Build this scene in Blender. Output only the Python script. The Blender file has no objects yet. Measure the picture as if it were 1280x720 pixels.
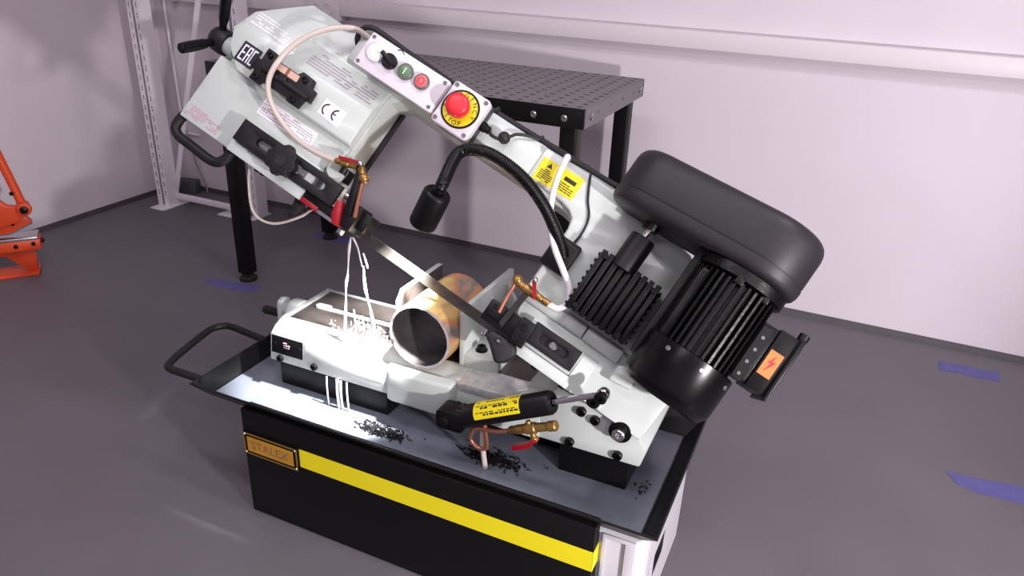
import bpy, bmesh, math, random
from mathutils import Vector, Matrix
random.seed(7)
D = bpy.data
COL = bpy.context.scene.collection
SC = bpy.context.scene

# ------------------------------------------------------------------ camera
CAM_POS = Vector((1.1899, -1.1307, 1.35))
YAW, PITCH, ROLL, FPX = 0.41557, 0.43395, -0.040335, 957.27
fw = Vector((-math.sin(YAW)*math.cos(PITCH), math.cos(YAW)*math.cos(PITCH), -math.sin(PITCH)))
rt = Vector((math.cos(YAW), math.sin(YAW), 0)); dn = fw.cross(rt)
r2 = math.cos(ROLL)*rt + math.sin(ROLL)*dn
d2 = -math.sin(ROLL)*rt + math.cos(ROLL)*dn
cam = D.objects.new('camera', D.cameras.new('camera'))
cam.data.sensor_width = 36.0
cam.data.lens = 36.0*FPX/1280.0
cam.data.clip_start = 0.02
cam.matrix_world = Matrix(((r2.x, -d2.x, -fw.x, CAM_POS.x), (r2.y, -d2.y, -fw.y, CAM_POS.y),
                           (r2.z, -d2.z, -fw.z, CAM_POS.z), (0, 0, 0, 1)))
COL.objects.link(cam); SC.camera = cam

# ------------------------------------------------------------------ world, lights, exposure
w = D.worlds.new('world'); SC.world = w; w.use_nodes = True
w.node_tree.nodes['Background'].inputs[0].default_value = (0.9, 0.86, 0.9, 1)
w.node_tree.nodes['Background'].inputs[1].default_value = 0.0
SC.view_settings.view_transform = 'Standard'
SC.view_settings.look = 'None'
SC.view_settings.gamma = 1.0
SC.view_settings.use_curve_mapping = False
SC.view_settings.exposure = 0.0

def area(name, loc, target, sx, sy, power, col):
    l = D.lights.new(name, 'AREA'); l.shape = 'RECTANGLE'; l.size = sx; l.size_y = sy
    l.energy = power; l.color = col
    o = D.objects.new(name, l); COL.objects.link(o); o.location = loc
    o.rotation_euler = (Vector(target)-Vector(loc)).to_track_quat('-Z', 'Y').to_euler()
    return o
WARM = (1.0, 0.93, 0.985)
for lx, ly, pw in ((1.9, .0, 31), (.1, -.6, 22), (2.8, -2.2, 34), (.7, -2.4, 20)):
    area('ceiling_light_offscreen', (lx, ly, 2.96), (lx, ly, 0), 1.2, .3, pw, WARM)
sl = D.lights.new('work_lamp_right_offscreen', 'SPOT'); sl.energy = 210; sl.spot_size = math.radians(95); sl.spot_blend = .6
sl.shadow_soft_size = 0.05; sl.color = (1.0, 0.93, 0.96)
so = D.objects.new('work_lamp_right_offscreen', sl); COL.objects.link(so); so.location = (2.5, -0.95, 0.77)
so.rotation_euler = (Vector((0.0, 1.2, 0.75))-so.location).to_track_quat('-Z', 'Y').to_euler()

# ------------------------------------------------------------------ helpers: materials
def lin(c):
    c = c/255.0
    return c/12.92 if c <= .04045 else ((c+.055)/1.055)**2.4
def mat(name, rgb, rough=.5, metal=0.0, var=0.0, vscale=8.0, bump=0.0, bscale=60.0, spec=.5, rgb2=None, rvar=0.0, coat=0.0, trans=0.0, alpha=1.0, emit=None, estr=0.0):
    m = D.materials.new(name); m.use_nodes = True
    nt = m.node_tree; b = nt.nodes['Principled BSDF']
    base = tuple(lin(x) for x in rgb)+(1,)
    b.inputs['Base Color'].default_value = base
    b.inputs['Roughness'].default_value = rough
    b.inputs['Metallic'].default_value = metal
    b.inputs['Specular IOR Level'].default_value = spec
    b.inputs['Coat Weight'].default_value = coat
    b.inputs['Transmission Weight'].default_value = trans
    b.inputs['Alpha'].default_value = alpha
    if emit:
        b.inputs['Emission Color'].default_value = tuple(lin(x) for x in emit)+(1,)
        b.inputs['Emission Strength'].default_value = estr
    tc = nt.nodes.new('ShaderNodeNewGeometry')
    if var > 0 or rgb2:
        n = nt.nodes.new('ShaderNodeTexNoise'); n.inputs['Scale'].default_value = vscale
        n.inputs['Detail'].default_value = 5
        nt.links.new(tc.outputs['Position'], n.inputs['Vector'])
        r = nt.nodes.new('ShaderNodeValToRGB')
        r.color_ramp.elements[0].position = .36; r.color_ramp.elements[1].position = .66
        if rgb2: c2 = tuple(lin(x) for x in rgb2)+(1,)
        else: c2 = tuple(max(0, x*(1-var)) for x in base[:3])+(1,)
        r.color_ramp.elements[0].color = c2; r.color_ramp.elements[1].color = base
        nt.links.new(n.outputs['Fac'], r.inputs['Fac'])
        nt.links.new(r.outputs['Color'], b.inputs['Base Color'])
        if rvar:
            mr = nt.nodes.new('ShaderNodeMapRange')
            mr.inputs['To Min'].default_value = max(.03, rough-rvar); mr.inputs['To Max'].default_value = min(1, rough+rvar)
            nt.links.new(n.outputs['Fac'], mr.inputs['Value']); nt.links.new(mr.outputs['Result'], b.inputs['Roughness'])
    if bump > 0:
        n2 = nt.nodes.new('ShaderNodeTexNoise'); n2.inputs['Scale'].default_value = bscale; n2.inputs['Detail'].default_value = 3
        nt.links.new(tc.outputs['Position'], n2.inputs['Vector'])
        bp = nt.nodes.new('ShaderNodeBump'); bp.inputs['Strength'].default_value = bump; bp.inputs['Distance'].default_value = .002
        nt.links.new(n2.outputs['Fac'], bp.inputs['Height']); nt.links.new(bp.outputs['Normal'], b.inputs['Normal'])
    return m
M = {}
M['floor'] = mat('floor_grey_paint', (104, 100, 106), .5, var=.12, vscale=3.0, bump=.12, bscale=25, rvar=.1)
M['wall'] = mat('wall_white_paint', (222, 214, 221), .75, var=.04, vscale=2.2, bump=.05, bscale=30)
M['ceil'] = mat('ceiling_white', (225, 222, 225), .8)
M['cove'] = mat('dark_cove_paint', (72, 66, 72), .6, var=.15, vscale=9)
M['trunk'] = mat('trunking_white_plastic', (226, 219, 222), .45)
M['socket'] = mat('socket_plastic', (222, 216, 220), .4)
M['rack'] = mat('rack_white_enamel', (240, 236, 242), .45)
M['tabletop'] = mat('table_dark_steel', (116, 110, 113), .45, var=.1, vscale=6, rvar=.08)
M['black'] = mat('black_paint', (8, 7, 8), .42, spec=.28)
M['blackgloss'] = mat('black_gloss_enamel', (6, 6, 7), .36, bump=.25, bscale=160, spec=.28)
M['blackplastic'] = mat('black_matt_plastic', (27, 25, 27), .5, bump=.05, bscale=300, spec=.3)
M['beltcover'] = mat('belt_cover_grey_black', (38, 35, 39), .5, bump=.05, bscale=300, spec=.4)
M['blackrubber'] = mat('black_rubber', (24, 23, 25), .6)
M['blacksteel'] = mat('blackened_steel', (11, 10, 12), .4, spec=.3)
M['cab_black'] = mat('cabinet_black_satin', (9, 8, 9), .5, var=.2, vscale=20, spec=.25)
M['cast'] = mat('light_grey_enamel', (195, 203, 198), .32, coat=.12, bump=.03, bscale=60)
M['cabwhite'] = mat('cabinet_light_grey', (202, 200, 205), .4)
M['tray'] = mat('tray_wet_grey', (118, 124, 136), .25, var=.25, vscale=7, rvar=.14)
M['trayblack'] = mat('tray_black_edge', (20, 19, 20), .45, var=.3, vscale=60)
M['yellow'] = mat('yellow_stripe', (236, 222, 22), .45)
M['ystick'] = mat('yellow_sticker', (232, 214, 20), .45)
M['nameplate'] = mat('nameplate_amber', (196, 140, 34), .4, var=.12, vscale=30)
M['amberline'] = mat('nameplate_gold_line', (178, 140, 60), .35, metal=.6)
M['letters'] = mat('nameplate_grey_letters', (140, 120, 96), .4, metal=.3)
M['steel'] = mat('bright_steel', (200, 198, 200), .22, metal=1.0)
M['chrome'] = mat('chrome', (226, 224, 228), .1, metal=1.0)
M['blade'] = mat('blade_steel', (150, 146, 138), .28, metal=.9, var=.25, vscale=40)
M['bedtop'] = mat('bed_machined_steel', (92, 84, 80), .35, metal=.55, var=.25, vscale=25, rvar=.1)
M['polish'] = mat('wet_machined_edge', (212, 212, 210), .2, metal=.2, var=.25, vscale=60, rvar=.1)
M['pipe_in'] = mat('pipe_bore_steel', (92, 88, 88), .5, metal=.5, var=.3, vscale=30)
M['brass'] = mat('brass', (176, 138, 78), .36, metal=.75, var=.3, vscale=80)
M['copper'] = mat('copper', (176, 116, 96), .35, metal=.7)
M['red'] = mat('red_paint', (150, 16, 30), .35)
M['redbtn'] = mat('red_button', (222, 40, 52), .4)
M['pinkbtn'] = mat('red_button_face', (226, 108, 112), .4)
M['greenbtn'] = mat('green_button', (92, 128, 88), .4)
M['btnring'] = mat('button_ring_grey', (112, 112, 112), .35, metal=.4)
M['whitelamp'] = mat('white_lamp_lens', (240, 242, 242), .2)
M['panelwhite'] = mat('control_box_white', (226, 218, 226), .4)
M['boxgrey'] = mat('control_box_grey', (128, 132, 130), .5)
M['boxdark'] = mat('switch_box_dark', (50, 50, 50), .5)
M['sticker'] = mat('white_sticker', (240, 236, 240), .45)
M['navy'] = mat('navy_print', (28, 26, 48), .5)
M['print'] = mat('grey_print', (172, 160, 172), .6)
M['printpink'] = mat('pink_print', (196, 150, 166), .6)
M['printblack'] = mat('black_print', (34, 32, 20), .6)
M['faintwhite'] = mat('pale_print', (242, 236, 242), .5)
M['hose'] = mat('translucent_hose', (226, 214, 204), .25, trans=.25)
M['hosewhite'] = mat('white_hose', (226, 224, 226), .22)
M['orange'] = mat('orange_enamel', (226, 78, 34), .38, var=.12, vscale=20)
M['orangestick'] = mat('orange_sticker', (240, 120, 56), .5)
M['tape'] = mat('blue_tape', (92, 90, 150), .6, var=.15, vscale=40)
M['greybox'] = mat('dark_grey_box', (78, 80, 80), .6, var=.12, vscale=12)
M['coolant'] = mat('milky_coolant', (236, 236, 240), .12, trans=.35)
M['chips'] = mat('metal_chips', (46, 44, 48), .35, metal=.6, var=.5, vscale=200)
M['copperlens'] = mat('indicator_strip', (214, 176, 160), .4)
M['cord'] = mat('grey_cord', (150, 142, 146), .5)

def pipe_material():
    m = D.materials.new('pipe_yellow_rusty'); m.use_nodes = True; nt = m.node_tree; b = nt.nodes['Principled BSDF']
    g = nt.nodes.new('ShaderNodeNewGeometry')
    mp = nt.nodes.new('ShaderNodeMapping'); mp.inputs['Scale'].default_value = (1.0, .45, 1.0)
    nt.links.new(g.outputs['Position'], mp.inputs['Vector'])
    n = nt.nodes.new('ShaderNodeTexNoise'); n.inputs['Scale'].default_value = 16; n.inputs['Detail'].default_value = 8; n.inputs['Distortion'].default_value = .4
    nt.links.new(mp.outputs['Vector'], n.inputs['Vector'])
    r = nt.nodes.new('ShaderNodeValToRGB'); e = r.color_ramp.elements
    e[0].position = .3; e[0].color = (lin(96), lin(86), lin(78), 1)
    e[1].position = .74; e[1].color = (lin(226), lin(196), lin(120), 1)
    for p, c in ((.40, (138, 122, 108)), (.455, (190, 116, 80)), (.50, (176, 142, 92)), (.60, (204, 172, 106))):
        x = e.new(p); x.color = tuple(lin(k) for k in c)+(1,)
    nt.links.new(n.outputs['Fac'], r.inputs['Fac']); nt.links.new(r.outputs['Color'], b.inputs['Base Color'])
    b.inputs['Roughness'].default_value = .55
    return m
M['pipe'] = pipe_material()

# ------------------------------------------------------------------ helpers: geometry
X, Y, Z = Vector((1, 0, 0)), Vector((0, 1, 0)), Vector((0, 0, 1))
class Frame:
    def __init__(s, o, a, b, c): s.o, s.a, s.b, s.c = Vector(o), Vector(a), Vector(b), Vector(c)
    def P(s, a, b, c): return s.o + s.a*a + s.b*b + s.c*c
W = Frame((0, 0, 0), X, Y, Z)            # a=x b=y c=z
FXZ = Frame((0, 0, 0), X, Z, Y)          # a=x b=z c=y
FYZ = Frame((0, 0, 0), Y, Z, X)          # a=y b=z c=x
BETA, ALPHA = math.radians(24.4), math.radians(57)
AU = Vector((-math.cos(BETA), 0, math.sin(BETA)))
AV = Vector((math.sin(ALPHA)*math.sin(BETA), math.cos(ALPHA), math.sin(ALPHA)*math.cos(BETA)))
AN = AV.cross(AU)
AO = Vector((.53, .185, .60))
ARM = Frame(AO, AU, AV, AN)              # saw arm: a=along arm, b=across, c=out of its face
ARMT = Frame(AO, -AU, AV, AN)            # for lettering
ARM_BN = Frame(AO, AV, AN, AU)           # a=v b=n c=u
ARM_UN = Frame(AO, AU, AN, AV)           # a=u b=n c=v
def A(u, v, n): return ARM.P(u, v, n)

def rrect(a0, a1, b0, b1, r, k=5):
    if a1 < a0: a0, a1 = a1, a0
    if b1 < b0: b0, b1 = b1, b0
    out = []
    for cx, cy, s in ((a1-r, b1-r, 0), (a0+r, b1-r, 90), (a0+r, b0+r, 180), (a1-r, b0+r, 270)):
        for i in range(k+1):
            t = math.radians(s+90*i/k); out.append((cx+r*math.cos(t), cy+r*math.sin(t)))
    return out
def circ(ca, cb, r, k=20, t0=0, t1=360):
    full = abs(t1-t0) >= 359.9
    n = k if full else k+1
    return [(ca+r*math.cos(math.radians(t0+(t1-t0)*i/k)), cb+r*math.sin(math.radians(t0+(t1-t0)*i/k))) for i in range(n)]
def stadium(p, q, r1, r2, k=14):
    dx, dy = q[0]-p[0], q[1]-p[1]; a = math.degrees(math.atan2(dy, dx))
    return circ(p[0], p[1], r1, k, a+90, a+270)+circ(q[0], q[1], r2, k, a-90, a+90)
def spline(pts, sub=8):
    pts = [Vector(p) for p in pts]
    if len(pts) < 3 or sub <= 1: return pts
    out = []
    for i in range(len(pts)-1):
        p0 = pts[max(i-1, 0)]; p1 = pts[i]; p2 = pts[i+1]; p3 = pts[min(i+2, len(pts)-1)]
        for j in range(sub):
            t = j/sub
            out.append(.5*((2*p1)+(-p0+p2)*t+(2*p0-5*p1+4*p2-p3)*t*t+(-p0+3*p1-3*p2+p3)*t**3))
    out.append(pts[-1]); return out
def val(c, a, b): return c(a, b) if callable(c) else c

class MB:
    def __init__(s, fr=W): s.v, s.f, s.fr = [], [], fr
    def prism(s, poly, c0, c1, fr=None):
        fr = fr or s.fr; n = len(poly); o = len(s.v)
        for a, b in poly: s.v.append(fr.P(a, b, val(c0, a, b)))
        for a, b in poly: s.v.append(fr.P(a, b, val(c1, a, b)))
        s.f.append([o+i for i in range(n)][::-1]); s.f.append([o+n+i for i in range(n)])
        for i in range(n): j = (i+1) % n; s.f.append([o+i, o+j, o+n+j, o+n+i])
        return s
    def box(s, a0, a1, b0, b1, c0, c1, fr=None):
        return s.prism([(a0, b0), (a1, b0), (a1, b1), (a0, b1)], c0, c1, fr)
    def hexa(s, low, high):
        o = len(s.v); s.v += [Vector(p) for p in low]+[Vector(p) for p in high]; n = len(low)
        s.f.append([o+i for i in range(n)][::-1]); s.f.append([o+n+i for i in range(n)])
        for i in range(n): j = (i+1) % n; s.f.append([o+i, o+j, o+n+j, o+n+i])
        return s
    def plate(s, outer, holes, c0, c1, fr=None):
        fr = fr or s.fr
        bm = bmesh.new()
        loops = [outer]+list(holes)
        for lp in loops:
            vs = [bm.verts.new((a, b, 0)) for a, b in lp]
            for i in range(len(vs)): bm.edges.new((vs[i], vs[(i+1) % len(vs)]))
        bmesh.ops.triangle_fill(bm, use_beauty=True, use_dissolve=False, edges=bm.edges[:])
        bm.verts.index_update(); bm.verts.ensure_lookup_table()
        pts = [(v.co.x, v.co.y) for v in bm.verts]; tris = [[v.index for v in f.verts] for f in bm.faces]; bm.free()
        o = len(s.v); n = len(pts)
        for a, b in pts: s.v.append(fr.P(a, b, val(c0, a, b)))
        for a, b in pts: s.v.append(fr.P(a, b, val(c1, a, b)))
        for t in tris: s.f.append([o+i for i in t][::-1]); s.f.append([o+n+i for i in t])
        k = 0
        for lp in loops:
            m = len(lp)
            for i in range(m):
                j = (i+1) % m; s.f.append([o+k+i, o+k+j, o+n+k+j, o+n+k+i])
            k += m
        return s
    def lathe(s, p, axis, prof, seg=24, ref=None):
        ax = Vector(axis).normalized(); p = Vector(p)
        e1 = ax.orthogonal().normalized() if ref is None else (Vector(ref)-ax*ax.dot(Vector(ref))).normalized()
        e2 = ax.cross(e1); o = len(s.v)
        for t, r in prof:
            for i in range(seg):
                th = 2*math.pi*i/seg; s.v.append(p+ax*t+(e1*math.cos(th)+e2*math.sin(th))*r)
        for k in range(len(prof)-1):
            for i in range(seg):
                j = (i+1) % seg; s.f.append([o+k*seg+i, o+k*seg+j, o+(k+1)*seg+j, o+(k+1)*seg+i])
        s.f.append([o+i for i in range(seg)][::-1]); q = o+(len(prof)-1)*seg; s.f.append([q+i for i in range(seg)])
        return s
    def cyl(s, p, q, r, r2=None, seg=20):
        p, q = Vector(p), Vector(q); return s.lathe(p, q-p, [(0, r), ((q-p).length, r if r2 is None else r2)], seg)
    def tube(s, pts, r, seg=10, sub=8):
        P = spline(pts, sub); n = len(P); o = len(s.v)
        T = (P[1]-P[0]).normalized(); nr = T.orthogonal().normalized()
        for i in range(n):
            t = (P[min(i+1, n-1)]-P[max(i-1, 0)]).normalized()
            nr = (nr-t*nr.dot(t)).normalized(); bi = t.cross(nr)
            rr = r if not callable(r) else r(i/(n-1))
            for k in range(seg):
                th = 2*math.pi*k/seg; s.v.append(P[i]+(nr*math.cos(th)+bi*math.sin(th))*rr)
        for i in range(n-1):
            for k in range(seg):
                j = (k+1) % seg; s.f.append([o+i*seg+k, o+i*seg+j, o+(i+1)*seg+j, o+(i+1)*seg+k])
        s.f.append([o+k for k in range(seg)][::-1]); q = o+(n-1)*seg; s.f.append([q+k for k in range(seg)])
        return s
    def ball(s, p, r, seg=14, rings=8, sc=(1, 1, 1)):
        p = Vector(p); prof = [(-r*math.cos(math.pi*i/rings), max(1e-4, r*math.sin(math.pi*i/rings))) for i in range(rings+1)]
        o = len(s.v); s.lathe((0, 0, 0), Z, prof, seg)
        for i in range(o, len(s.v)): v = s.v[i]; s.v[i] = p+Vector((v.x*sc[0], v.y*sc[1], v.z*sc[2]))
        return s
    def build(s, name, m, parent=None, bevel=0.0, seg=2, smooth=38, label=None):
        c = sum(s.v, Vector())/len(s.v)
        lo = Vector((min(v.x for v in s.v), min(v.y for v in s.v), min(v.z for v in s.v)))
        hi = Vector((max(v.x for v in s.v), max(v.y for v in s.v), max(v.z for v in s.v)))
        c = (lo+hi)/2
        bm = bmesh.new(); vs = [bm.verts.new(v-c) for v in s.v]
        for f in s.f:
            try: bm.faces.new([vs[i] for i in f])
            except ValueError: pass
        bmesh.ops.recalc_face_normals(bm, faces=bm.faces[:])
        if bevel > 0:
            ed = [e for e in bm.edges if len(e.link_faces) == 2 and e.calc_face_angle(0) > math.radians(33)]
            if ed: bmesh.ops.bevel(bm, geom=ed, offset=bevel, segments=seg, profile=.5, affect='EDGES', clamp_overlap=True)
        for f in bm.faces: f.smooth = smooth > 0
        for e in bm.edges:
            if len(e.link_faces) == 2 and e.calc_face_angle(0) > math.radians(smooth): e.smooth = False
        me = D.meshes.new(name); bm.to_mesh(me); bm.free()
        me.materials.append(M[m] if isinstance(m, str) else m)
        o = D.objects.new(name, me); COL.objects.link(o)
        place(o, c, parent)
        if label: o['label'] = label
        return o
WL = {}
def place(o, world, parent):
    WL[o.name] = Vector(world)
    if parent: o.parent = parent; o.location = Vector(world)-WL[parent.name]
    else: o.location = world
def thing(name, loc, label, cat, group=None):
    o = D.objects.new(name, None); COL.objects.link(o); o.empty_display_size = .05; place(o, loc, None)
    o['label'] = label; o['category'] = cat
    if group: o['group'] = group
    return o
def tag(o, label, cat, group=None, kind=None):
    o['label'] = label; o['category'] = cat
    if group: o['group'] = group
    if kind: o['kind'] = kind
    return o
def struct(o): o['kind'] = 'structure'; return o

def text_into(mb, s, size, fr, a, b, c0, c1, align='CENTER', rot=0.0, sx=1.0):
    cu = D.curves.new('t', 'FONT'); cu.body = s; cu.size = size; cu.align_x = align; cu.align_y = 'CENTER'; cu.resolution_u = 3
    to = D.objects.new('t', cu); COL.objects.link(to)
    bpy.context.view_layer.update()
    me = D.meshes.new_from_object(to.evaluated_get(bpy.context.evaluated_depsgraph_get()))
    o = len(mb.v); cr, sr = math.cos(rot), math.sin(rot); n = len(me.vertices)
    for c in (c0, c1):
        for v in me.vertices:
            x, y = v.co.x*sx, v.co.y
            mb.v.append(fr.P(a+x*cr-y*sr, b+x*sr+y*cr, c))
    from collections import Counter
    cnt = Counter()
    for p in me.polygons:
        vv = list(p.vertices); mb.f.append([o+i for i in vv][::-1]); mb.f.append([o+n+i for i in vv])
        for i in range(len(vv)): cnt[(vv[i], vv[(i+1) % len(vv)])] += 1
    for (i, j) in list(cnt):
        if (j, i) not in cnt: mb.f.append([o+i, o+j, o+n+j, o+n+i])
    D.objects.remove(to); D.curves.remove(cu); D.meshes.remove(me)
def lines_into(mb, fr, a0, a1, b0, b1, rows, c0, c1, dens=.8, wmin=.004, wmax=.014):
    h = (b1-b0)/rows
    for r in range(rows):
        a = a0; end = a1 if r < rows-1 else a0+(a1-a0)*random.uniform(.5, .9)
        while a < end-.002:
            wd = min(random.uniform(wmin, wmax), end-a)
            if random.random() < dens: mb.box(a, a+wd, b0+h*r+h*.28, b0+h*r+h*.72, c0, c1, fr)
            a += wd+h*.25

# ------------------------------------------------------------------ room
YB, XL, XR, YF, H = 1.866, -2.185, 4.2, -4.0, 3.0
struct(MB().box(XL-.15, XR+.15, YF-.15, YB+.15, -.12, 0).build('floor', 'floor'))
struct(MB().box(XL-.15, XR+.15, YF-.15, YB+.15, H, H+.12).build('ceiling', 'ceil'))
struct(MB().box(XL-.15, XR+.15, YB, YB+.15, 0, H).build('wall_back', 'wall'))
struct(MB().box(XL-.15, XL, YF-.15, YB, 0, H).build('wall_left', 'wall'))
struct(MB().box(XR, XR+.15, YF-.15, YB, 0, H).build('wall_right', 'wall'))
struct(MB().box(XL, XR, YF-.15, YF, 0, H).build('wall_front', 'wall'))
def cove(poly, c0, c1, fr, name): struct(MB(fr).prism(poly, c0, c1).build(name, 'cove', bevel=.002))
cove([(YB, 0), (YB-.016, 0), (YB-.005, .012), (YB-.003, .022), (YB, .022)], XL, XR, FYZ, 'baseboard_back')
cove([(XL, 0), (XL+.016, 0), (XL+.005, .012), (XL+.003, .022), (XL, .022)], YF, YB, FXZ, 'baseboard_left')
# cable trunking along the back wall
struct(MB().box(-.996, XR, YB-.05, YB, .986, 1.05).build('trim_1', 'trunk', bevel=.004))
struct(MB().box(XL, -1.17, YB-.05, YB, .986, 1.05).build('trim_2', 'trunk', bevel=.004))
so_ = thing('wall_socket', (-1.083, YB-.03, .96), 'white twin wall socket set into the cable trunking', 'socket')
MB().box(-1.17, -.996, YB-.065, YB-.0005, .962, 1.06).build('housing', 'socket', so_, bevel=.004)
for cx in (-1.112, -1.052):
    f = MB(FXZ); f.lathe((cx, YB-.0655, 1.012), -Y, [(0, .026), (.003, .026), (.003, .021), (.0005, .02)], 24)
    ring = f.build('outlet', 'socket', so_)
    h_ = MB()
    for dx in (-.009, .009): h_.cyl((cx+dx, YB-.0661, 1.012), (cx+dx, YB-.067, 1.012), .0025, seg=8)
    h_.build('pin_hole_disc', 'steel', ring)  # steel discs added in place of the outlet's dark pin holes
# thin conduit running down near the corner
cd = MB().tube([(-2.1, YB-.012, 1.3), (-2.098, YB-.012, .9), (-2.09, YB-.012, .42), (-2.085, YB-.012, .33), (-2.07, YB-.012, .315), (-1.98, YB-.012, .312)], .007, 8, 5).build('wall_conduit', 'rack')
tag(cd, 'thin pale conduit running down the back wall beside the corner', 'conduit')

# ------------------------------------------------------------------ perforated welding table
tb = thing('welding_table', (-.29, 1.35, 0), 'dark steel welding table with a perforated top on black legs', 'table')
tx0, tx1, ty0, ty1, th = -1.03, .448, 1.03, 1.672, .885
def perforated():
    mb = MB(); nx, ny = 30, 13; sx, sy = (tx1-tx0)/nx, (ty1-ty0)/ny; r = .0100; zt, zb = th, th-.009
    for i in range(nx):
        for j in range(ny):
            cx, cy = tx0+sx*(i+.5), ty0+sy*(j+.5); o = len(mb.v)
            ou = [(1, 0), (1, 1), (0, 1), (-1, 1), (-1, 0), (-1, -1), (0, -1), (1, -1)]
            for a, b in ou: mb.v.append(Vector((cx+a*sx/2, cy+b*sy/2, zt)))
            for k in range(8): t = math.pi*k/4; mb.v.append(Vector((cx+r*math.cos(t), cy+r*math.sin(t), zt)))
            for k in range(8): t = math.pi*k/4; mb.v.append(Vector((cx+r*math.cos(t), cy+r*math.sin(t), zb)))
            for k in range(8):
                l = (k+1) % 8
                mb.f.append([o+k, o+l, o+8+l, o+8+k]); mb.f.append([o+8+k, o+8+l, o+16+l, o+16+k])
    me = mb.build('table_top', 'tabletop', tb, smooth=20)
    bm = bmesh.new(); bm.from_mesh(me.data); bmesh.ops.remove_doubles(bm, verts=bm.verts[:], dist=1e-5)
    bmesh.ops.recalc_face_normals(bm, faces=bm.faces[:])
    up = sum(f.normal.z*f.calc_area() for f in bm.faces)
    if up < 0: bmesh.ops.reverse_faces(bm, faces=bm.faces[:])
    bm.to_mesh(me.data); bm.free()
perforated()
MB().box(tx0, tx1, ty0, ty0+.01, th-.062, th-.0005).build('apron', 'black', tb, bevel=.001)
MB().box(tx0, tx1, ty1-.01, ty1, th-.062, th-.0005).build('apron', 'black', tb, bevel=.001)
for xx in (tx0, tx1-.01):
    ap = MB(FYZ)
    ap.plate([(ty0+.0105, th-.062), (ty1-.0105, th-.062), (ty1-.0105, th-.0005), (ty0+.0105, th-.0005)],
             [circ(ty0+.13+.128*k, th-.03, .006, 10) for k in range(4)], xx, xx+.01)
    ap.build('apron', 'tabletop', tb)
for xx, yy in ((tx0+.045, ty0+.045), (tx1-.055, ty0+.045), (tx0+.045, ty1-.045), (tx1-.055, ty1-.045)):
    MB().prism(rrect(xx-.028, xx+.028, yy-.028, yy+.028, .006, 3), .035, th-.01).build('leg', 'black', tb)
    MB().lathe((xx, yy, 0), Z, [(0, .036), (.012, .036), (.018, .026), (.036, .024)], 20).build('foot', 'blackrubber', tb)
for p, ax in (((.385, ty0, th-.034), -Y), ((.285, ty0, th-.034), -Y), ((tx1, ty0+.06, th-.032), X), ((tx1, ty1-.05, th-.032), X)):
    MB().lathe(p, ax, [(0, .011), (.004, .011), (.007, .008), (.007, .005), (.003, .005)], 16).build('bolt', 'steel', tb)

# ------------------------------------------------------------------ storage rack
rk = thing('storage_rack', (-1.74, 1.64, 0), 'white slotted steel rack uprights with foot plates and braces', 'rack')
def upright(cx, cy, wx, wy, top):
    sl = .028
    p = MB(FXZ)
    holes = []; zz = .05
    for half in (-1, 1):
        a0, a1 = (cx-wx/2, cx-.008) if half < 0 else (cx+.008, cx+wx/2)
        hs = []
        zz = .06
        while zz < top-.05:
            m = (a0+a1)/2; hs.append([(m-.0042, zz), (m+.0042, zz), (m+.0042, zz+.026), (m-.0042, zz+.026)]); zz += .048
        p.plate([(a0, .004), (a1, .004), (a1, top), (a0, top)], hs, cy-wy/2, cy-wy/2+.003)
    p.box(cx-wx/2, cx-wx/2+.003, .004, top, cy-wy/2+.003, cy+wy/2)
    p.box(cx+wx/2-.003, cx+wx/2, .004, top, cy-wy/2+.003, cy+wy/2)
    p.box(cx-wx/2+.003, cx+wx/2-.003, .004, top, cy+wy/2-.003, cy+wy/2)
    up = p.build('upright', 'rack', rk)
upright(-1.985, 1.60, .076, .07, 1.62)
upright(-1.475, 1.68, .085, .07, 1.62)
MB().prism([(-2.02, 1.505), (-1.94, 1.505), (-1.925, 1.52), (-1.925, 1.68), (-2.02, 1.68)], 0, .006).build('foot_plate', 'rack', rk, bevel=.001)
MB().prism([(-1.66, 1.60), (-1.468, 1.60), (-1.44, 1.63), (-1.44, 1.745), (-1.66, 1.745)], 0, .006).build('foot_plate', 'rack', rk, bevel=.001)
MB().box(-1.96, -1.70, 1.612, 1.632, .035, .062).build('brace', 'rack', rk, bevel=.002)
MB().box(-1.699, -1.51, 1.612, 1.632, .035, .062).build('brace', 'rack', rk, bevel=.002)
MB().hexa([(-1.985, 1.637, .06), (-1.955, 1.637, .06), (-1.955, 1.643, .06), (-1.985, 1.643, .06)],
          [(-1.50, 1.637, 1.5), (-1.47, 1.637, 1.5), (-1.47, 1.643, 1.5), (-1.50, 1.643, 1.5)]).build('brace', 'rack', rk)
gb = MB().hexa([(-2.11, 1.735, 0), (-1.99, 1.79, 0), (-2.01, 1.846, 0), (-2.13, 1.80, 0)],
               [(-2.112, 1.735, .075), (-1.992, 1.79, .07), (-2.012, 1.846, .07), (-2.132, 1.80, .075)]).build('storage_box', 'greybox', bevel=.003)
tag(gb, 'dark grey low box on the floor behind the white rack', 'box')
cr = MB().tube([(-2.06, 1.85, .33), (-2.03, 1.85, .16), (-1.985, 1.853, .05), (-1.96, 1.84, .004)], .004, 6, 5).build('power_cord', 'cord')
tag(cr, 'thin grey cord hanging down the wall to the floor behind the rack', 'cord')

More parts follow.
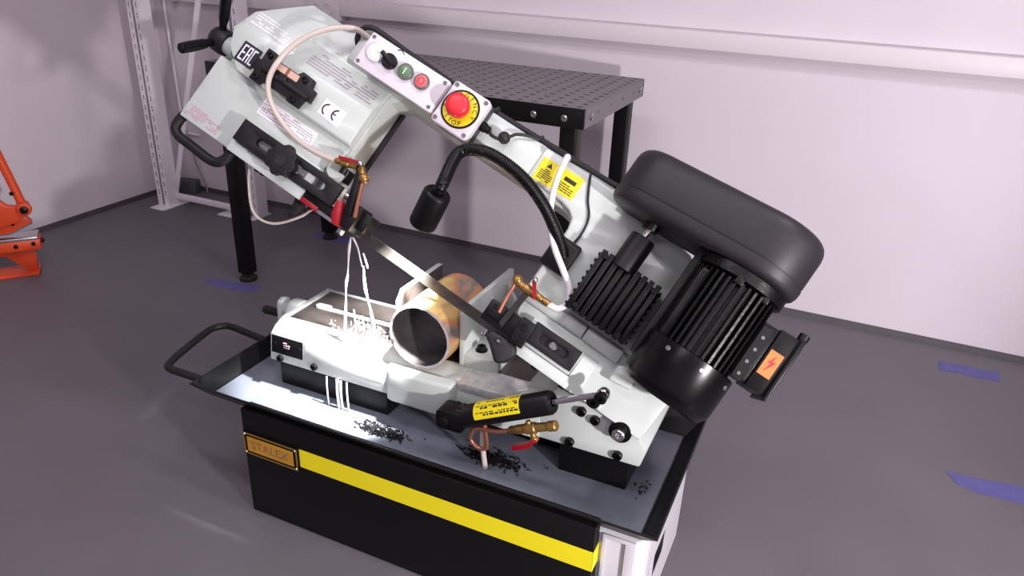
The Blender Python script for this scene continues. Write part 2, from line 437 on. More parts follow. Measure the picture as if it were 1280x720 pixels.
# ------------------------------------------------------------------ floor tape
def tape(pts, label):
    o = MB().prism([(a, b) for a, b in pts], .0003, .0012).build('floor_tape', 'tape'); tag(o, label, 'tape', None)
    return o
tape([(1.627, 1.716), (1.70, 1.729), (1.76, 1.727), (1.822, 1.739), (1.8195, 1.659), (1.75, 1.655), (1.69, 1.662), (1.6296, 1.648)], 'straight blue tape strip on the floor beside the back wall')
tape([(1.62, 1.015), (1.69, 1.014), (1.78, 1.03), (1.90, 1.035), (1.90, .95), (1.80, .953), (1.70, .945), (1.645, .965)], 'ragged blue tape strip out on the open grey floor')
tape([(-1.12, 1.0), (-1.04, 1.015), (-.89, 1.045), (-.885, .985), (-.98, .962), (-1.115, .957)], 'blue tape strip under the front leg of the welding table')
tape([(-1.07, 1.665), (-.88, 1.672), (-.87, 1.60), (-1.06, 1.595)], 'blue tape strip under the rear leg of the welding table')

# ------------------------------------------------------------------ orange bender at the left edge
ob = thing('metal_bender', (-1.90, .58, 0), 'orange enamelled metal bending machine standing by the left wall', 'machine')
def bender():
    t = math.radians(50)
    fr = Frame((-1.7683, .706, 0), Vector((-math.cos(t), -math.sin(t), 0)), Z, Vector((-math.sin(t), math.cos(t), 0)))
    MB(fr).box(-.008, .42, .0, .014, -.03, .075).build('base_plate', 'orange', ob, bevel=.003)
    MB(fr).prism([(-.004, .014), (-.012, .112), (.42, .112), (.42, .014), (.36, .014), (.345, .05), (.31, .085), (.10, .085), (.065, .05), (.045, .03), (.03, .014)], .0, .02).build('side_frame', 'orange', ob, bevel=.003)
    MB(fr).box(-.036, .42, .112, .156, -.03, .05).build('bed_beam', 'orange', ob, bevel=.004)
    MB(fr).box(-.03, .42, .1565, .168, -.034, .06).build('bed_plate', 'steel', ob, bevel=.002)
    MB(fr).prism([(-.022, .222), (.06, .186), (.12, .180), (.42, .180), (.42, .25), (.0, .256)], -.01, .02).build('clamp_bar', 'orange', ob, bevel=.003)
    MB(fr).prism([(-.024, .220), (.06, .182), (.42, .1755), (.42, .1795), (.06, .186), (-.022, .226)], -.016, -.0105).build('blade_edge', 'steel', ob)
    MB(fr).prism([(-.032, .285), (-.028, .315), (-.012, .325), (.02, .305), (.045, .31), (.075, .342), (.14, .36), (.24, .35), (.24, .24), (.10, .222), (.03, .235), (-.01, .262)], -.045, -.0165).build('link_plate', 'orange', ob, bevel=.005)
    MB(fr).lathe(fr.P(-.013, .295, -.0455), -fr.c, [(0, .026), (.018, .026), (.022, .021)], 22).build('pivot_boss', 'orange', ob, bevel=.002)
    MB(fr).lathe(fr.P(-.013, .295, -.068), -fr.c, [(0, .015), (.006, .015), (.009, .010)], 18).build('pivot_pin', 'blacksteel', ob)
    MB(fr).tube([fr.P(-.005, .31, -.03), fr.P(.012, .40, -.03), fr.P(.045, .56, -.03), fr.P(.075, .70, -.03)], .0165, 14, 4).build('handle_lever', 'orange', ob)
    for a_, b_, c_ in ((.045, .225, -.0105), (.10, .215, -.0105), (-.012, .14, -.0305), (.05, .135, -.0305), (.12, .135, -.0305), (.018, .36, -.048)):
        MB(fr).lathe(fr.P(a_, b_, c_), -fr.c, [(0, .008), (.006, .008), (.009, .005)], 10).build('bolt', 'black', ob)
    MB(fr).lathe(fr.P(-.0365, .14, .0), -fr.a, [(0, .009), (.010, .009), (.012, .007)], 10).build('adjuster_knob', 'black', ob)
bender()

# ================================================================== BAND SAW
bs = thing('band_saw', (.43, .22, 0), 'light grey metal-cutting band saw on a black cabinet with its arm raised', 'band saw')
# ---- stand
cab = MB(); cab.prism([(.012, .036), (.963, .036), (.985, .058), (.985, .115), (.80, .115), (.80, .245), (.985, .245), (.985, .43), (.012, .43)], 0, .273)
cabo = cab.build('cabinet', 'cabwhite', bs, bevel=.002)
MB(FXZ).plate([(.897, .0), (.965, .0), (.965, .273), (.897, .273)], [[(.905, .02), (.944, .02), (.944, .264), (.905, .264)]], .029, .0355).build('side_frame', 'cabwhite', cabo, bevel=.0015)
MB(FYZ).plate([(.10, .0), (.405, .0), (.405, .272), (.10, .272)], [rrect(.13, .23, .10, .17, .01)], .9855, .9875).build('side_panel', 'cabwhite', cabo)
door = MB().box(0, .889, 0, .0355, .002, .306).build('front_door', 'cab_black', bs, bevel=.0025, label='black front door of the cabinet')
st = MB(); st.box(.168, .8898, -.0012, -.0002, .196, .2455); st.box(.8893, .8905, -.0012, .0345, .196, .2455); st.build('stripe', 'yellow', door)
MB(FXZ).box(.004, .166, .184, .247, -.006, -.0005).build('nameplate', 'black', door, bevel=.001)
MB(FXZ).plate([(.0055, .1855), (.1645, .1855), (.1645, .2455), (.0055, .2455)], [[(.0085, .1885), (.1615, .1885), (.1615, .2425), (.0085, .2425)]], -.0072, -.0062).build('nameplate_border', 'amberline', door)
MB(FXZ).box(.017, .153, .195, .236, -.0075, -.0062).build('nameplate_face', 'nameplate', door)
tm = MB(); text_into(tm, 'STALEX', .032, FXZ, .085, .2155, -.0083, -.0077, sx=1.02); tm.build('lettering', 'letters', door)
for a_, b_ in ((.0105, .19), (.16, .19), (.0105, .241), (.16, .241)):
    MB().lathe((a_, -.0072, b_), -Y, [(0, .0025), (.001, .002)], 8).build('rivet', 'steel', door)
# ---- tray
ZF = .275
def tray():
    ri = [(-.151, .003), (1.007, .003), (1.007, .467), (-.151, .467)]
    fl = [(-.142, .05), (.968, .05), (.968, .428), (-.142, .428)]
    t = MB()
    n = 4
    def ring(pts, z): 
        o = len(t.v); t.v += [Vector((a, b, z)) for a, b in pts]; return o
    a = ring(fl, ZF); b = ring(ri, .33); c = ring([(-.154, 0), (1.01, 0), (1.01, .47), (-.154, .47)], .33)
    d = ring([(-.154, 0), (1.01, 0), (1.01, .47), (-.154, .47)], .326); e = ring([(-.144, .047), (.971, .047), (.971, .431), (-.144, .431)], ZF-.0015)
    for p, q in ((a, b), (b, c), (c, d), (d, e)):
        for i in range(4): j = (i+1) % 4; t.f.append([p+i, p+j, q+j, q+i])
    t.f.append([a, a+1, a+2, a+3]); t.f.append([e+3, e+2, e+1, e])
    tr = t.build('tray', 'trayblack', bs, label='black rimmed coolant tray')
    fb = MB().prism([(-.139, .053), (.965, .053), (.965, .425), (-.139, .425)], ZF+.0005, ZF+.002).build('tray_floor', 'tray', tr, label='wet grey tray floor')
    return tr
tray_o = tray()
hd = MB().tube([(-.148, .035, .322), (-.19, .03, .326), (-.25, .028, .33), (-.27, .05, .33), (-.285, .10, .33), (-.31, .215, .33), (-.305, .25, .33), (-.28, .268, .33), (-.22, .265, .328), (-.148, .262, .322)], .0095, 12, 6)
hd.build('pull_handle', 'blackplastic', tray_o)
# ---- risers and bed
for x0, x1 in ((-.022, .30), (.743, .898)):
    MB().box(x0, x1, .172, .40, ZF+.002, .36).build('riser_block', 'black', bs, bevel=.002)
MB().box(.30, .743, .24, .40, ZF+.002, .36).build('riser_block', 'black', bs, bevel=.002)
ZT = .450
bed = MB(FYZ).prism([(.148, .357), (.158, .427), (.176, .442), (.203, ZT+.003), (.212, ZT+.003), (.212, ZT-.004), (.289, ZT-.004), (.289, ZT-.045), (.311, ZT-.045), (.311, ZT-.004), (.385, ZT-.004), (.385, ZT+.003), (.392, ZT+.003), (.392, .357)], -.03, .70)
bedo = bed.build('bed_casting', 'cast', bs, bevel=.003)
MB().box(-.0305, -.016, .2045, .392, ZT-.006, ZT+.0032).build('bed_end_rim', 'cast', bedo, bevel=.001)
MB().plate([(-.015, .2125), (.69, .2125), (.69, .3845), (-.015, .3845)], [rrect(-.0, .30, .2885, .3115, .011)], ZT-.0039, ZT-.001).build('bed_table', 'bedtop', bedo)
MB().prism(rrect(.004, .05, .290, .310, .009), ZT-.02, ZT+.004).build('slot_nut', 'cast', bedo, bevel=.001)
MB(FXZ).box(-.026, .070, .378, .424, lambda a, b: .1475+(b-.357)*.143, lambda a, b: .151+(b-.357)*.143).build('label_plate', 'black', bedo, bevel=.001)
for a_ in (-.015, .022, .06): MB().lathe((a_, .1546, .404), -Y, [(0, .0035), (.0012, .0025)], 8).build('rivet', 'blacksteel', bedo)
lp = MB(FXZ); lines_into(lp, FXZ, .012, .03, .395, .413, 3, .1525, .1540, .9, .003, .006); lp.build('label_mark', 'printpink', bedo)
lg = MB(FXZ); lg.box(.076, .30, .380, .424, lambda a, b: .1468+(b-.357)*.143, lambda a, b: .151+(b-.357)*.143); lg.build('cast_panel', 'cast', bedo, bevel=.001)
# polished front chamfer to the right of the pipe
MB(FYZ).prism([(.148, .445), (.203, ZT+.0042), (.2125, ZT+.0042), (.2125, ZT-.02), (.148, .425)], .504, .655).build('bed_way', 'polish', bedo, bevel=.0015)
# swivel apron below the pipe
ap = MB()
ap.prism([(.32, .16), (.320, .139), (.335, .134), (.44, .133), (.49, .136), (.50, .16)], .350, lambda a, b: .441-(.16-b)*.35)
ap.build('swivel_apron', 'cast', bedo, bevel=.006, seg=3)
MB(FXZ).box(.50, .645, .362, .425, .15, .16).build('apron_wing', 'cast', bedo, bevel=.005)
# hinge block at the right end
hb = MB(FXZ).prism([(.645, .357), (.925, .357), (.935, .40), (.915, .425), (.86, .455), (.80, .475), (.72, .472), (.69, .45), (.645, .45)], .157, .40)
hbo = hb.build('hinge_block', 'cast', bs, bevel=.004)
def bolt(p, ax, r, m='black', parent=None, h=None):
    h = h or r*.9
    return MB().lathe(p, ax, [(0, r), (h*.85, r), (h, r*.85), (h, r*.5), (h*.45, r*.5)], 16).build('bolt', m, parent or bs)
for p in ((.7916, .157, .4552), (.8224, .157, .4433), (.7711, .157, .3715), (.8777, .157, .3734)): bolt(p, -Y, .0105, parent=hbo)
for p in ((.0031, .1495, .3679), (.1067, .150, .3717)): bolt(p, -Y, .009, parent=bedo)
# hinge pivot bolt
pv = MB().lathe((.881, .156, .4427), -Y, [(0, .024), (.02, .024), (.02, .021)], 22).build('pivot_washer', 'black', hbo, bevel=.001)
bolt((.881, .135, .4427), -Y, .014, 'steel', pv)

# ---- vise: fixed jaw, movable jaw, crank
fj = MB(FYZ); fj.prism([(.2, ZT-.001), (.2, .585), (.215, .598), (.46, .598), (.46, ZT-.001)], .479, .492)
fjo = fj.build('fixed_jaw', 'cast', bs, bevel=.002)
MB().prism([(.4915, .20), (.553, .20), (.57, .215), (.57, .45), (.4915, .45)], ZT-.0005, .486).build('jaw_foot', 'cast', fjo, bevel=.003)
MB(FXZ).prism([(.4915, .484), (.545, .484), (.4915, .575)], .33, .342).build('jaw_rib', 'cast', fjo, bevel=.002)
MB(FXZ).prism([(.4915, .484), (.545, .484), (.4915, .575)], .42, .432).build('jaw_rib', 'cast', fjo, bevel=.002)
for yy in (.235, .40):
    MB().lathe((.518, yy, .4855), Z, [(0, .014), (.003, .014), (.003, .0105), (.012, .0105), (.013, .009), (.013, .005), (.008, .005)], 16).build('bolt', 'black', fjo)
mj = MB(FYZ); mj.prism([(.205, ZT), (.205, .575), (.225, .598), (.40, .598), (.40, ZT)], .310, .3235)
mjo = mj.build('movable_jaw', 'cast', bs, bevel=.002)
MB().box(.262, .3105, .28, .36, ZT, .468).build('jaw_foot', 'blacksteel', mjo, bevel=.003)
MB().lathe((.285, .262, ZT), Z, [(0, .008), (.05, .008), (.052, .010), (.066, .010), (.068, .007)], 14).build('jaw_stud', 'black', mjo)
MB().lathe((.285, .262, ZT+.0685), Z, [(0, .006), (.004, .005)], 12).build('stud_tip', 'steel', mjo)
MB(FXZ).prism([(.275, .469), (.3105, .469), (.3105, .575)], .315, .327).build('jaw_rib', 'cast', mjo, bevel=.002)
MB(FYZ).prism([(.2065, ZT+.001), (.2065, .574), (.226, .5965), (.3985, .5965), (.3985, ZT+.001)], .3236, .3246).build('jaw_face', 'bedtop', mjo)
# lead screw boss and crank handle
bo = MB().lathe((-.03, .285, .425), -X, [(0, .034), (.03, .034), (.042, .026), (.05, .016), (.058, .016)], 24).build('screw_boss', 'cast', bs, bevel=.003)
ck = MB(Frame((-.094, .285, .425), Y, Z, X)).prism([(-.02, .012), (-.016, .026), (.0, .032), (.017, .026), (.022, .01), (.028, -.075), (.018, -.098), (-.0, -.104), (-.016, -.096), (-.022, -.078)], -.007, .008)
cko = ck.build('crank_arm', 'cast', bs, bevel=.003)
MB().lathe((-.103, .285, .405), -X, [(0, .009), (.006, .011), (.055, .012), (.06, .009)], 16).build('crank_grip', 'blackplastic', cko)

# ---- hydraulic feed cylinder
c0, c1 = Vector((.508, .10, .378)), Vector((.749, .10, .497)); dc = (c1-c0).normalized()
hy = MB().lathe(c0+dc*.035, dc, [(0, .02), (.004, .0255), (.225, .0255), (.231, .022), (.231, .010), (.227, .010)], 28).build('feed_cylinder', 'blacksteel', bs)
upc = (Vector((-dc.z, 0, dc.x))).normalized()
lbl = MB(Frame(c0+dc*.085, upc, -Y, dc)); lbl.prism(circ(0, 0, .0259, 16, -25, 92)+circ(0, 0, .0252, 16, 92, -25), 0, .115); lbl.build('cylinder_label', 'ystick', hy)
lb = MB()
for ang, e in ((72, .0018), (62, .001), (40, .0022), (30, .001), (8, .001), (0, .001)):
    t_ = .092
    while t_ < .19:
        ln = random.uniform(.004, .012)
        if random.random() < .8:
            th_ = math.radians(ang); nrm = upc*math.cos(th_)-Y*math.sin(th_); sd = nrm.cross(dc)
            p = c0+dc*t_+nrm*.0259; q4 = [p-sd*e, p+dc*ln-sd*e, p+dc*ln+sd*e, p+sd*e]
            lb.hexa(q4, [q+nrm*.0003 for q in q4])
        t_ += ln+.003
lb.build('label_print', 'printblack', hy)
MB().lathe(c1-dc*.012, dc, [(0, .0065), (.125, .0065)], 16).build('piston_rod', 'chrome', hy)
MB(FXZ).prism(rrect(.488, .555, .366, .413, .012), .076, .124).build('cylinder_clevis', 'black', hy, bevel=.003)
MB().lathe((.507, .076, .385), -Y, [(0, .013), (.006, .012), (.007, .006)], 16).build('pivot_pin', 'blacksteel', hy)
MB().cyl((.507, .124, .385), (.507, .158, .385), .01).build('pivot_stud', 'blacksteel', hy)
MB().lathe((.548, .10, .41), upc, [(0, .012), (.012, .012), (.016, .009)], 12).build('filler_plug', 'black', hy)
re = c1+dc*.112
MB().ball(re, .014).build('rod_end', 'steel', hy)
MB().lathe(re+Vector((0, -.012, 0)), -Y, [(0, .013), (.008, .013), (.01, .010), (.01, .006), (.005, .006)], 14).build('bolt', 'black', hy)
MB().lathe((.829, .112, .519), -Y, [(0, .014), (.010, .014), (.012, .011), (.012, .006), (.006, .006)], 14).build('bolt', 'black', hy)
# brass valve and copper pipes under the cylinder
vp = Vector((.66, .085, .408)); vq = Vector((.762, .085, .453)); vd = (vq-vp).normalized()
vv = MB().lathe(vp, vd, [(0, .006), (.004, .009), (.018, .009), (.02, .0105), (.04, .0105), (.042, .0125), (.064, .0125), (.066, .010), (.094, .0095), (.096, .0115), (.112, .0115), (.114, .009)], 14).build('coolant_valve', 'brass', bs)
MB().lathe(vp+vd*.052, Vector((-vd.z, 0, vd.x)), [(0, .006), (.016, .006), (.018, .004)], 10).build('valve_stem', 'brass', vv)
MB().lathe(vp+vd*.052, -Vector((-vd.z, 0, vd.x)), [(0, .006), (.02, .006), (.022, .008), (.027, .008)], 10).build('valve_stem', 'brass', vv)
vf = Frame(vp+vd*.052-Vector((-vd.z, 0, vd.x))*.029, -vd, Vector((-vd.z, 0, vd.x)), Y)
MB(vf).prism([(-.006, -.003), (.005, -.004), (.016, -.014), (.058, -.016), (.058, -.006), (.02, -.004), (.008, .004), (-.006, .004)], -.008, .008).build('valve_lever', 'red', vv, bevel=.001)
MB().tube([vp+vd*.004, vp-vd*.03, (.585, .09, .385), (.571, .09, .372), (.568, .09, .35), (.585, .09, .335), (.603, .09, .338), (.607, .09, .352), (.600, .09, .40)], .0048, 10, 6).build('copper_pipe', 'copper', vv)
MB().tube([(.592, .10, .40), (.592, .10, .34), (.60, .10, ZF+.003)], .006, 8, 4).build('drain_pipe', 'hose', vv)

# ================================================================== SAW ARM (a=u along arm, b=v across, c=n outwards)
# main C-shaped casting
frame_poly = [(-.060, .10), (-.060, .258), (-.056, .274), (-.044, .284), (-.02, .288), (.40, .290), (.43, .27), (.43, .0), (.80, .0),
              (.80, .20), (.72, .33), (.60, .355), (.56, .375), (.20, .372), (.06, .384), (-.14, .386), (-.20, .375), (-.31, .35), (-.40, .30), (-.42, .10), (-.425, .0), (-.12, .0), (-.10, .06)]
fro = MB(ARM).prism(frame_poly, -.065, .035).build('arm_frame', 'cast', bs, bevel=.006, seg=3)
# beam front, slightly proud, with a lower chamfer
MB(ARM_BN).prism([(.288, .0), (.287, .035), (.302, .052), (.355, .052), (.380, .036), (.380, -.03), (.29, -.03)], .06, .56).build('beam', 'cast', fro, bevel=.003)
# transition of the beam into the drive housing
MB(ARM).prism([(.075, .300), (.06, .302), (-.02, .297), (-.042, .291), (-.056, .280), (-.061, .258), (-.060, .115), (-.325, .115), (-.325, .33), (-.30, .352), (-.135, .378), (.02, .378), (.075, .376)], .02, .055).build('drive_housing', 'cast', fro, bevel=.006, seg=3)
# lower flange
lf = MB(ARM).prism([(-.105, .0), (-.075, .055), (-.058, .112), (-.30, .112), (-.322, .105), (-.385, .093), (-.429, .083), (-.426, -.014), (-.27, -.015), (-.12, -.012)], -.05, .0505)
lfo = lf.build('lower_flange', 'cast', fro, bevel=.004)
MB(ARM_BN).prism([(.086, .03), (.086, .066), (.094, .071), (.112, .071), (.118, .055), (.118, .03)], -.30, -.2155).build('flange_ridge', 'cast', lfo, bevel=.002)
MB(ARM_BN).prism([(.086, .03), (.086, .066), (.094, .071), (.112, .071), (.118, .055), (.118, .03)], -.2125, -.060).build('flange_ridge', 'cast', lfo, bevel=.002)
# hinge web and cast rib near the pivot
MB(ARM).prism([(-.318, -.012), (-.326, -.012), (-.326, .035), (-.318, .035)], .05, .062).build('rib', 'cast', lfo, bevel=.003)
MB(ARM).prism([(-.305, .05), (-.352, .058), (-.350, .078), (-.338, .092), (-.318, .094), (-.305, .085)], .05, .075).build('rod_lug', 'cast', lfo, bevel=.005)
# rails that carry the blade guide bars
def rail(u0, u1, name='guide_rail'):
    MB(ARM).box(u0, u1, -.0145, .010, .05, .078).build(name, 'cast', fro, bevel=.002)
    MB(ARM).box(u0, u1, .011, .068, .05, .074).build(name, 'cast', fro, bevel=.002)
rail(-.113, -.238)
MB(ARM).hexa([A(-.238, -.0145, .05), A(-.238, .068, .05), A(-.272, .068, .05), A(-.272, -.0145, .05)], [A(-.238, -.0145, .078), A(-.238, .068, .074), A(-.2385, .068, .0735), A(-.2385, -.0145, .0775)]).build('rail_ramp', 'cast', fro)
rail(.452, .658)
# ---- lower guide bar and guide block
def slot_plate(u0, u1, v0, v1, s0, s1, n0, n1, name='guide_bar'):
    vm = (v0+v1)/2
    return MB(ARM).plate([(u0, v0), (u1, v0), (u1, v1), (u0, v1)], [stadium((s0, vm), (s1, vm), .009, .009, 8)], n0, n1).build(name, 'blackplastic', fro, bevel=.0012)
gb2 = slot_plate(-.124, -.234, .019, .066, -.155, -.205, .0785, .0885)
MB(ARM).prism(stadium((-.155, .0425), (-.205, .0425), .0088, .0088, 8), .0786, .0805).build('slot_bed', 'blackplastic', gb2)
MB().lathe(A(-.178, .0425, .0785), AN, [(0, .0085), (.012, .0085), (.014, .006)], 16).build('clamp_stud', 'steel', gb2)
gk = MB(ARM).box(-.02, -.118, .004, .052, .02, .078).build('lower_guide_block', 'blacksteel', bs, bevel=.002)
MB(ARM).box(-.095, -.128, .0, .058, .078, .094).build('clamp_plate', 'blacksteel', gk, bevel=.002)
for v_ in (.014, .04): bolt(A(-.107, v_, .094), AN, .008, 'black', gk)
MB(ARM).box(-.022, -.06, .018, .05, .078, .088).build('carbide_holder', 'blacksteel', gk, bevel=.002)
for v_ in (.026, .042): bolt(A(-.036, v_, .088), AN, .005, 'black', gk)
MB().lathe(A(-.045, -.008, .055), -AV, [(0, .0095), (.012, .0095), (.014, .0075)], 14).build('guide_roller', 'steel', gk)
MB(ARM).prism([(-.055, .0), (-.118, .0), (-.128, -.018), (-.112, -.048), (-.098, -.054), (-.070, -.03), (-.052, -.02)], .03, .088).build('guide_shoe', 'blackrubber', gk, bevel=.008, seg=3)
MB().lathe(A(-.082, -.012, .088), AN, [(0, .006), (.004, .005), (.006, .003)], 12).build('grub_screw', 'steel', gk)
# guard strip and coolant valve at the lower guide
MB().hexa([A(-.062, .02, .088), A(-.072, .014, .088), A(-.072, .014, .098), A(-.062, .02, .098)], [A(-.066, .118, .075), A(-.080, .114, .075), A(-.080, .114, .083), A(-.066, .118, .083)]).build('guard_strip', 'blackplastic', gk)
v2 = MB().lathe(A(-.128, .107, .083), AU, [(0, .005), (.006, .0075), (.02, .0075), (.022, .006), (.024, .0075), (.036, .0075), (.038, .010), (.066, .010), (.068, .008), (.086, .008)], 12).build('coolant_valve', 'brass', bs)
MB().ball(A(-.042, .111, .083), .0115).build('elbow', 'brass', v2)
MB().hexa([A(-.097, .099, .092), A(-.091, .096, .092), A(-.091, .096, .095), A(-.097, .099, .095)], [A(-.078, .130, .100), A(-.070, .126, .100), A(-.070, .126, .103), A(-.078, .130, .103)]).build('valve_lever', 'red', v2)
MB().ball(A(-.074, .131, .103), .006).build('lever_tip', 'steel', v2)
MB().tube([A(-.042, .104, .083), A(-.043, .09, .084), A(-.046, .062, .09), A(-.050, .035, .092)], .0042, 8, 5).build('copper_pipe', 'copper', v2)
MB().tube([A(.022, .379, .05), A(.022, .377, .07), A(.012, .331, .078), A(-.005, .286, .085), A(-.031, .244, .095), A(-.067, .208, .10), A(-.107, .18, .095), A(-.138, .157, .09), A(-.152, .13, .086), A(-.142, .110, .083), A(-.122, .106, .083)], .0068, 12, 7).build('coolant_hose', 'hosewhite', v2)

# ---- saw blade (toothed strip, visible span between the guides)
def blade():
    t = MB(FXZ); hw, th_ = .0135, .0006
    u0, u1 = .36, -.10; pts_top, pts_bot = [], []
    def q(u, v): p = AO+AU*u; return (p.x+math.sin(BETA)*v, p.z+math.cos(BETA)*v)
    n = 70
    for i in range(n+1):
        u = u0+(u1-u0)*i/n; pts_bot.append(q(u, -hw)); 
        if i < n: pts_bot.append(q(u+(u1-u0)/n*.7, -hw-.002))
    for i in range(5): pts_top.append(q(u1+(u0-u1)*i/4, hw))
    t.prism(pts_bot+pts_top, .185-th_, .185+th_)
    return t.build('saw_blade', 'blade', bs, smooth=0)
blade()

# ---- head (tension end)
lc = MB(ARM).prism([(.818, -.0148), (.455, -.0148), (.455, .06), (.432, .085), (.432, .150), (.818, .150)], -.05, .0485).build('head_lower_cover', 'cast', fro, bevel=.004)
# raised upper cover: ridge at v=.14, crease at v=.232, falls back behind it
def ucn(a, b): return .070
uc = MB(ARM_BN)
uc.prism([(.139, .03), (.141, .066), (.146, .071), (.226, .071), (.232, .069), (.289, .047), (.300, .0), (.30, -.05), (.139, -.05)], .431, .668)
uco = uc.build('head_upper_cover', 'cast', fro, bevel=.0025)
MB(ARM).prism([(.660, .139), (.75, .141), (.795, .176), (.812, .212), (.80, .245), (.66, .245)], -.04, lambda a, b: .071 if b < .23 else .066).build('head_upper_cover', 'cast', fro, bevel=.0025)
hump = MB(ARM).prism([(.818, .214), (.812, .276), (.770, .322), (.728, .366), (.640, .366), (.655, .225)], -.06, lambda a, b: .069-(b-.214)*.42)
hump.build('wheel_guard', 'cast', fro, bevel=.003)
MB(ARM).prism([(.655, .29), (.645, .352), (.60, .352), (.54, .372), (.50, .372), (.50, .285), (.60, .285)], -.05, lambda a, b: .045-max(0, (b-.29))*.35).build('beam_fillet', 'cast', fro, bevel=.004)
# black gasket edge on the blade side of the head
MB(ARM).prism([(.431, .10), (.418, .10), (.418, .292), (.431, .292)], -.066, -.048).build('edge_seal', 'blackrubber', fro)
# head side wall bulge
MB(ARM).box(.424, .432, .105, .285, -.047, .046).build('side_wall', 'cast', fro, bevel=.002)
# EAC mark
ES = MB(ARM).box(.7205, .7705, .158, .2065, .0715, .0722).build('approval_sticker', 'navy', uco)
e = MB(ARMT); n0, n1 = .0723, .0729
def bar(x0, x1, y0, y1): e.box(-.7705+x0*.050, -.7705+x1*.050, .158+y0*.0485, .158+y1*.0485, n0, n1)
bar(.12, .18, .12, .88); bar(.18, .34, .12, .20); bar(.18, .32, .46, .54); bar(.18, .34, .80, .88)
bar(.40, .46, .12, .88); bar(.56, .62, .12, .88); bar(.46, .56, .80, .88); bar(.46, .56, .46, .54)
bar(.68, .74, .12, .88); bar(.74, .88, .12, .20); bar(.74, .88, .80, .88)
e.build('lettering', 'sticker', ES)
# CE mark
CS = MB(ARM).prism([(.534, .164), (.4755, .160), (.4745, .199), (.535, .200)], .0715, .0722).build('approval_sticker', 'sticker', uco)
ce = MB(ARMT)
def arc(cx, cy, r0, r1, t0, t1): ce.prism(circ(cx, cy, r1, 14, t0, t1)+circ(cx, cy, r0, 14, t1, t0), .0723, .0728)
arc(-.516, .1805, .0105, .0138, 100, 260); arc(-.490, .1805, .0105, .0138, 100, 260)
ce.box(-.502, -.493, .179, .182, .0723, .0728); ce.build('lettering', 'print' if False else 'navy', CS)
# pale warning prints
def print_block(u0, u1, v0, v1, rows, n, m, parent, plate=None, dens=.85):
    if plate: MB(ARM).box(u0+.004, u1-.004, v0-.003, v1+.003, n-.0006, n).build('warning_label', plate, parent)
    t = MB(ARMT); lines_into(t, ARMT, -u0, -u1, v0, v1, rows, n+.0001, n+.0004, dens); t.build('label_print', m, parent)
print_block(.66, .517, .092, .124, 6, .0495, 'print', lc, 'sticker')
print_block(.812, .716, -.006, .022, 5, .0491, 'printpink', lc)
# label lying on the sloping strip
S = Frame(AO+AV*.232+AN*.069, -AU, (AV*.057-AN*.022).normalized(), (AN*.057+AV*.022).normalized())
t = MB(S); lines_into(t, S, -.625, -.445, .008, .052, 6, .001, .0014, .8); t.build('label_print', 'print', uco)
# hump label (faint)
Hm = Frame(AO+AV*.214+AN*.069, -AU, (AV-AN*.42).normalized(), (AN+AV*.42).normalized())
t = MB(Hm); lines_into(t, Hm, -.80, -.70, .02, .075, 7, .0002, .0006, .7); t.build('label_print', 'faintwhite', uco)

# blade tension gauge
tg = MB(ARM).prism([(.716, .190), (.704, .190), (.704, .220), (.684, .220), (.676, .208), (.612, .208), (.604, .219), (.574, .217), (.570, .200), (.557, .198), (.555, .170), (.569, .170), (.572, .146), (.600, .146), (.606, .152), (.676, .150), (.682, .141), (.704, .141), (.704, .163), (.716, .163)], .0712, .088).build('tension_gauge', 'blackplastic', uco, bevel=.0015)
MB(ARM).box(.69, .560, .171, .180, .0881, .095).build('gauge_rail', 'blackplastic', tg, bevel=.001)
MB(ARM).box(.668, .604, .191, .206, .0881, .0887).build('gauge_window', 'copperlens', tg)
MB(ARM).box(.637, .630, .191, .206, .0888, .0895).build('gauge_pointer', 'copper', tg)
for u_, v_ in ((.69, .209), (.59, .206), (.69, .153), (.588, .156)): bolt(A(u_, v_, .088), AN, .007, 'black', tg)
MB().lathe(A(.665, .182, .088), AN, [(0, .009), (.01, .009), (.012, .007)], 14).build('gauge_knob', 'blackplastic', tg)
MB().lathe(A(.632, .181, .088), AN, [(0, .009), (.008, .009), (.01, .007)], 14).build('gauge_knob', 'blackplastic', tg)

# upper guide bar with star knob
g1 = slot_plate(.653, .378, .013, .064, .592, .422, .0785, .0895)
MB(ARM).box(.60, .47, .032, .045, .075, .0783).build('slot_bed', 'boxgrey', g1)
MB(ARM).box(.482, .468, .030, .047, .0745, .0782).build('clamp_nut', 'steel', g1)
kb = MB(ARM); pl = []
for i in range(72):
    t_ = 2*math.pi*i/72; r_ = .0335+.0028*math.cos(8*t_); pl.append((.515+r_*math.cos(t_), .0365+r_*math.sin(t_)))
kb.prism(pl, .0965, .121)
kbo = kb.build('clamp_knob', 'blackplastic', g1, bevel=.003, seg=3)
MB().lathe(A(.515, .0365, .0895), AN, [(0, .012), (.007, .012)], 16).build('knob_shank', 'blackplastic', kbo)
MB().lathe(A(.515, .0365, .1211), AN, [(0, .015), (.0015, .015), (.0015, .012), (.0005, .012)], 20).build('knob_cap', 'blackrubber', kbo)
for t_ in (40, 160, 280): MB().lathe(A(.515+.0195*math.cos(math.radians(t_)), .0365+.0195*math.sin(math.radians(t_)), .1211), AN, [(0, .003), (.0005, .003)], 8).build('knob_hole_disc', 'blackrubber', kbo)  # dark surface discs stand in for the shaded holes of the knob
# black cover beside rail, right end of the head
MB(ARM).box(.452, .395, .070, .10, .03, .058).build('guide_socket', 'black', fro, bevel=.002)
MB().lathe(A(.425, .085, .03), AN, [(0, .026), (.03, .026), (.038, .02)], 18).build('hose_boss', 'cast', fro)
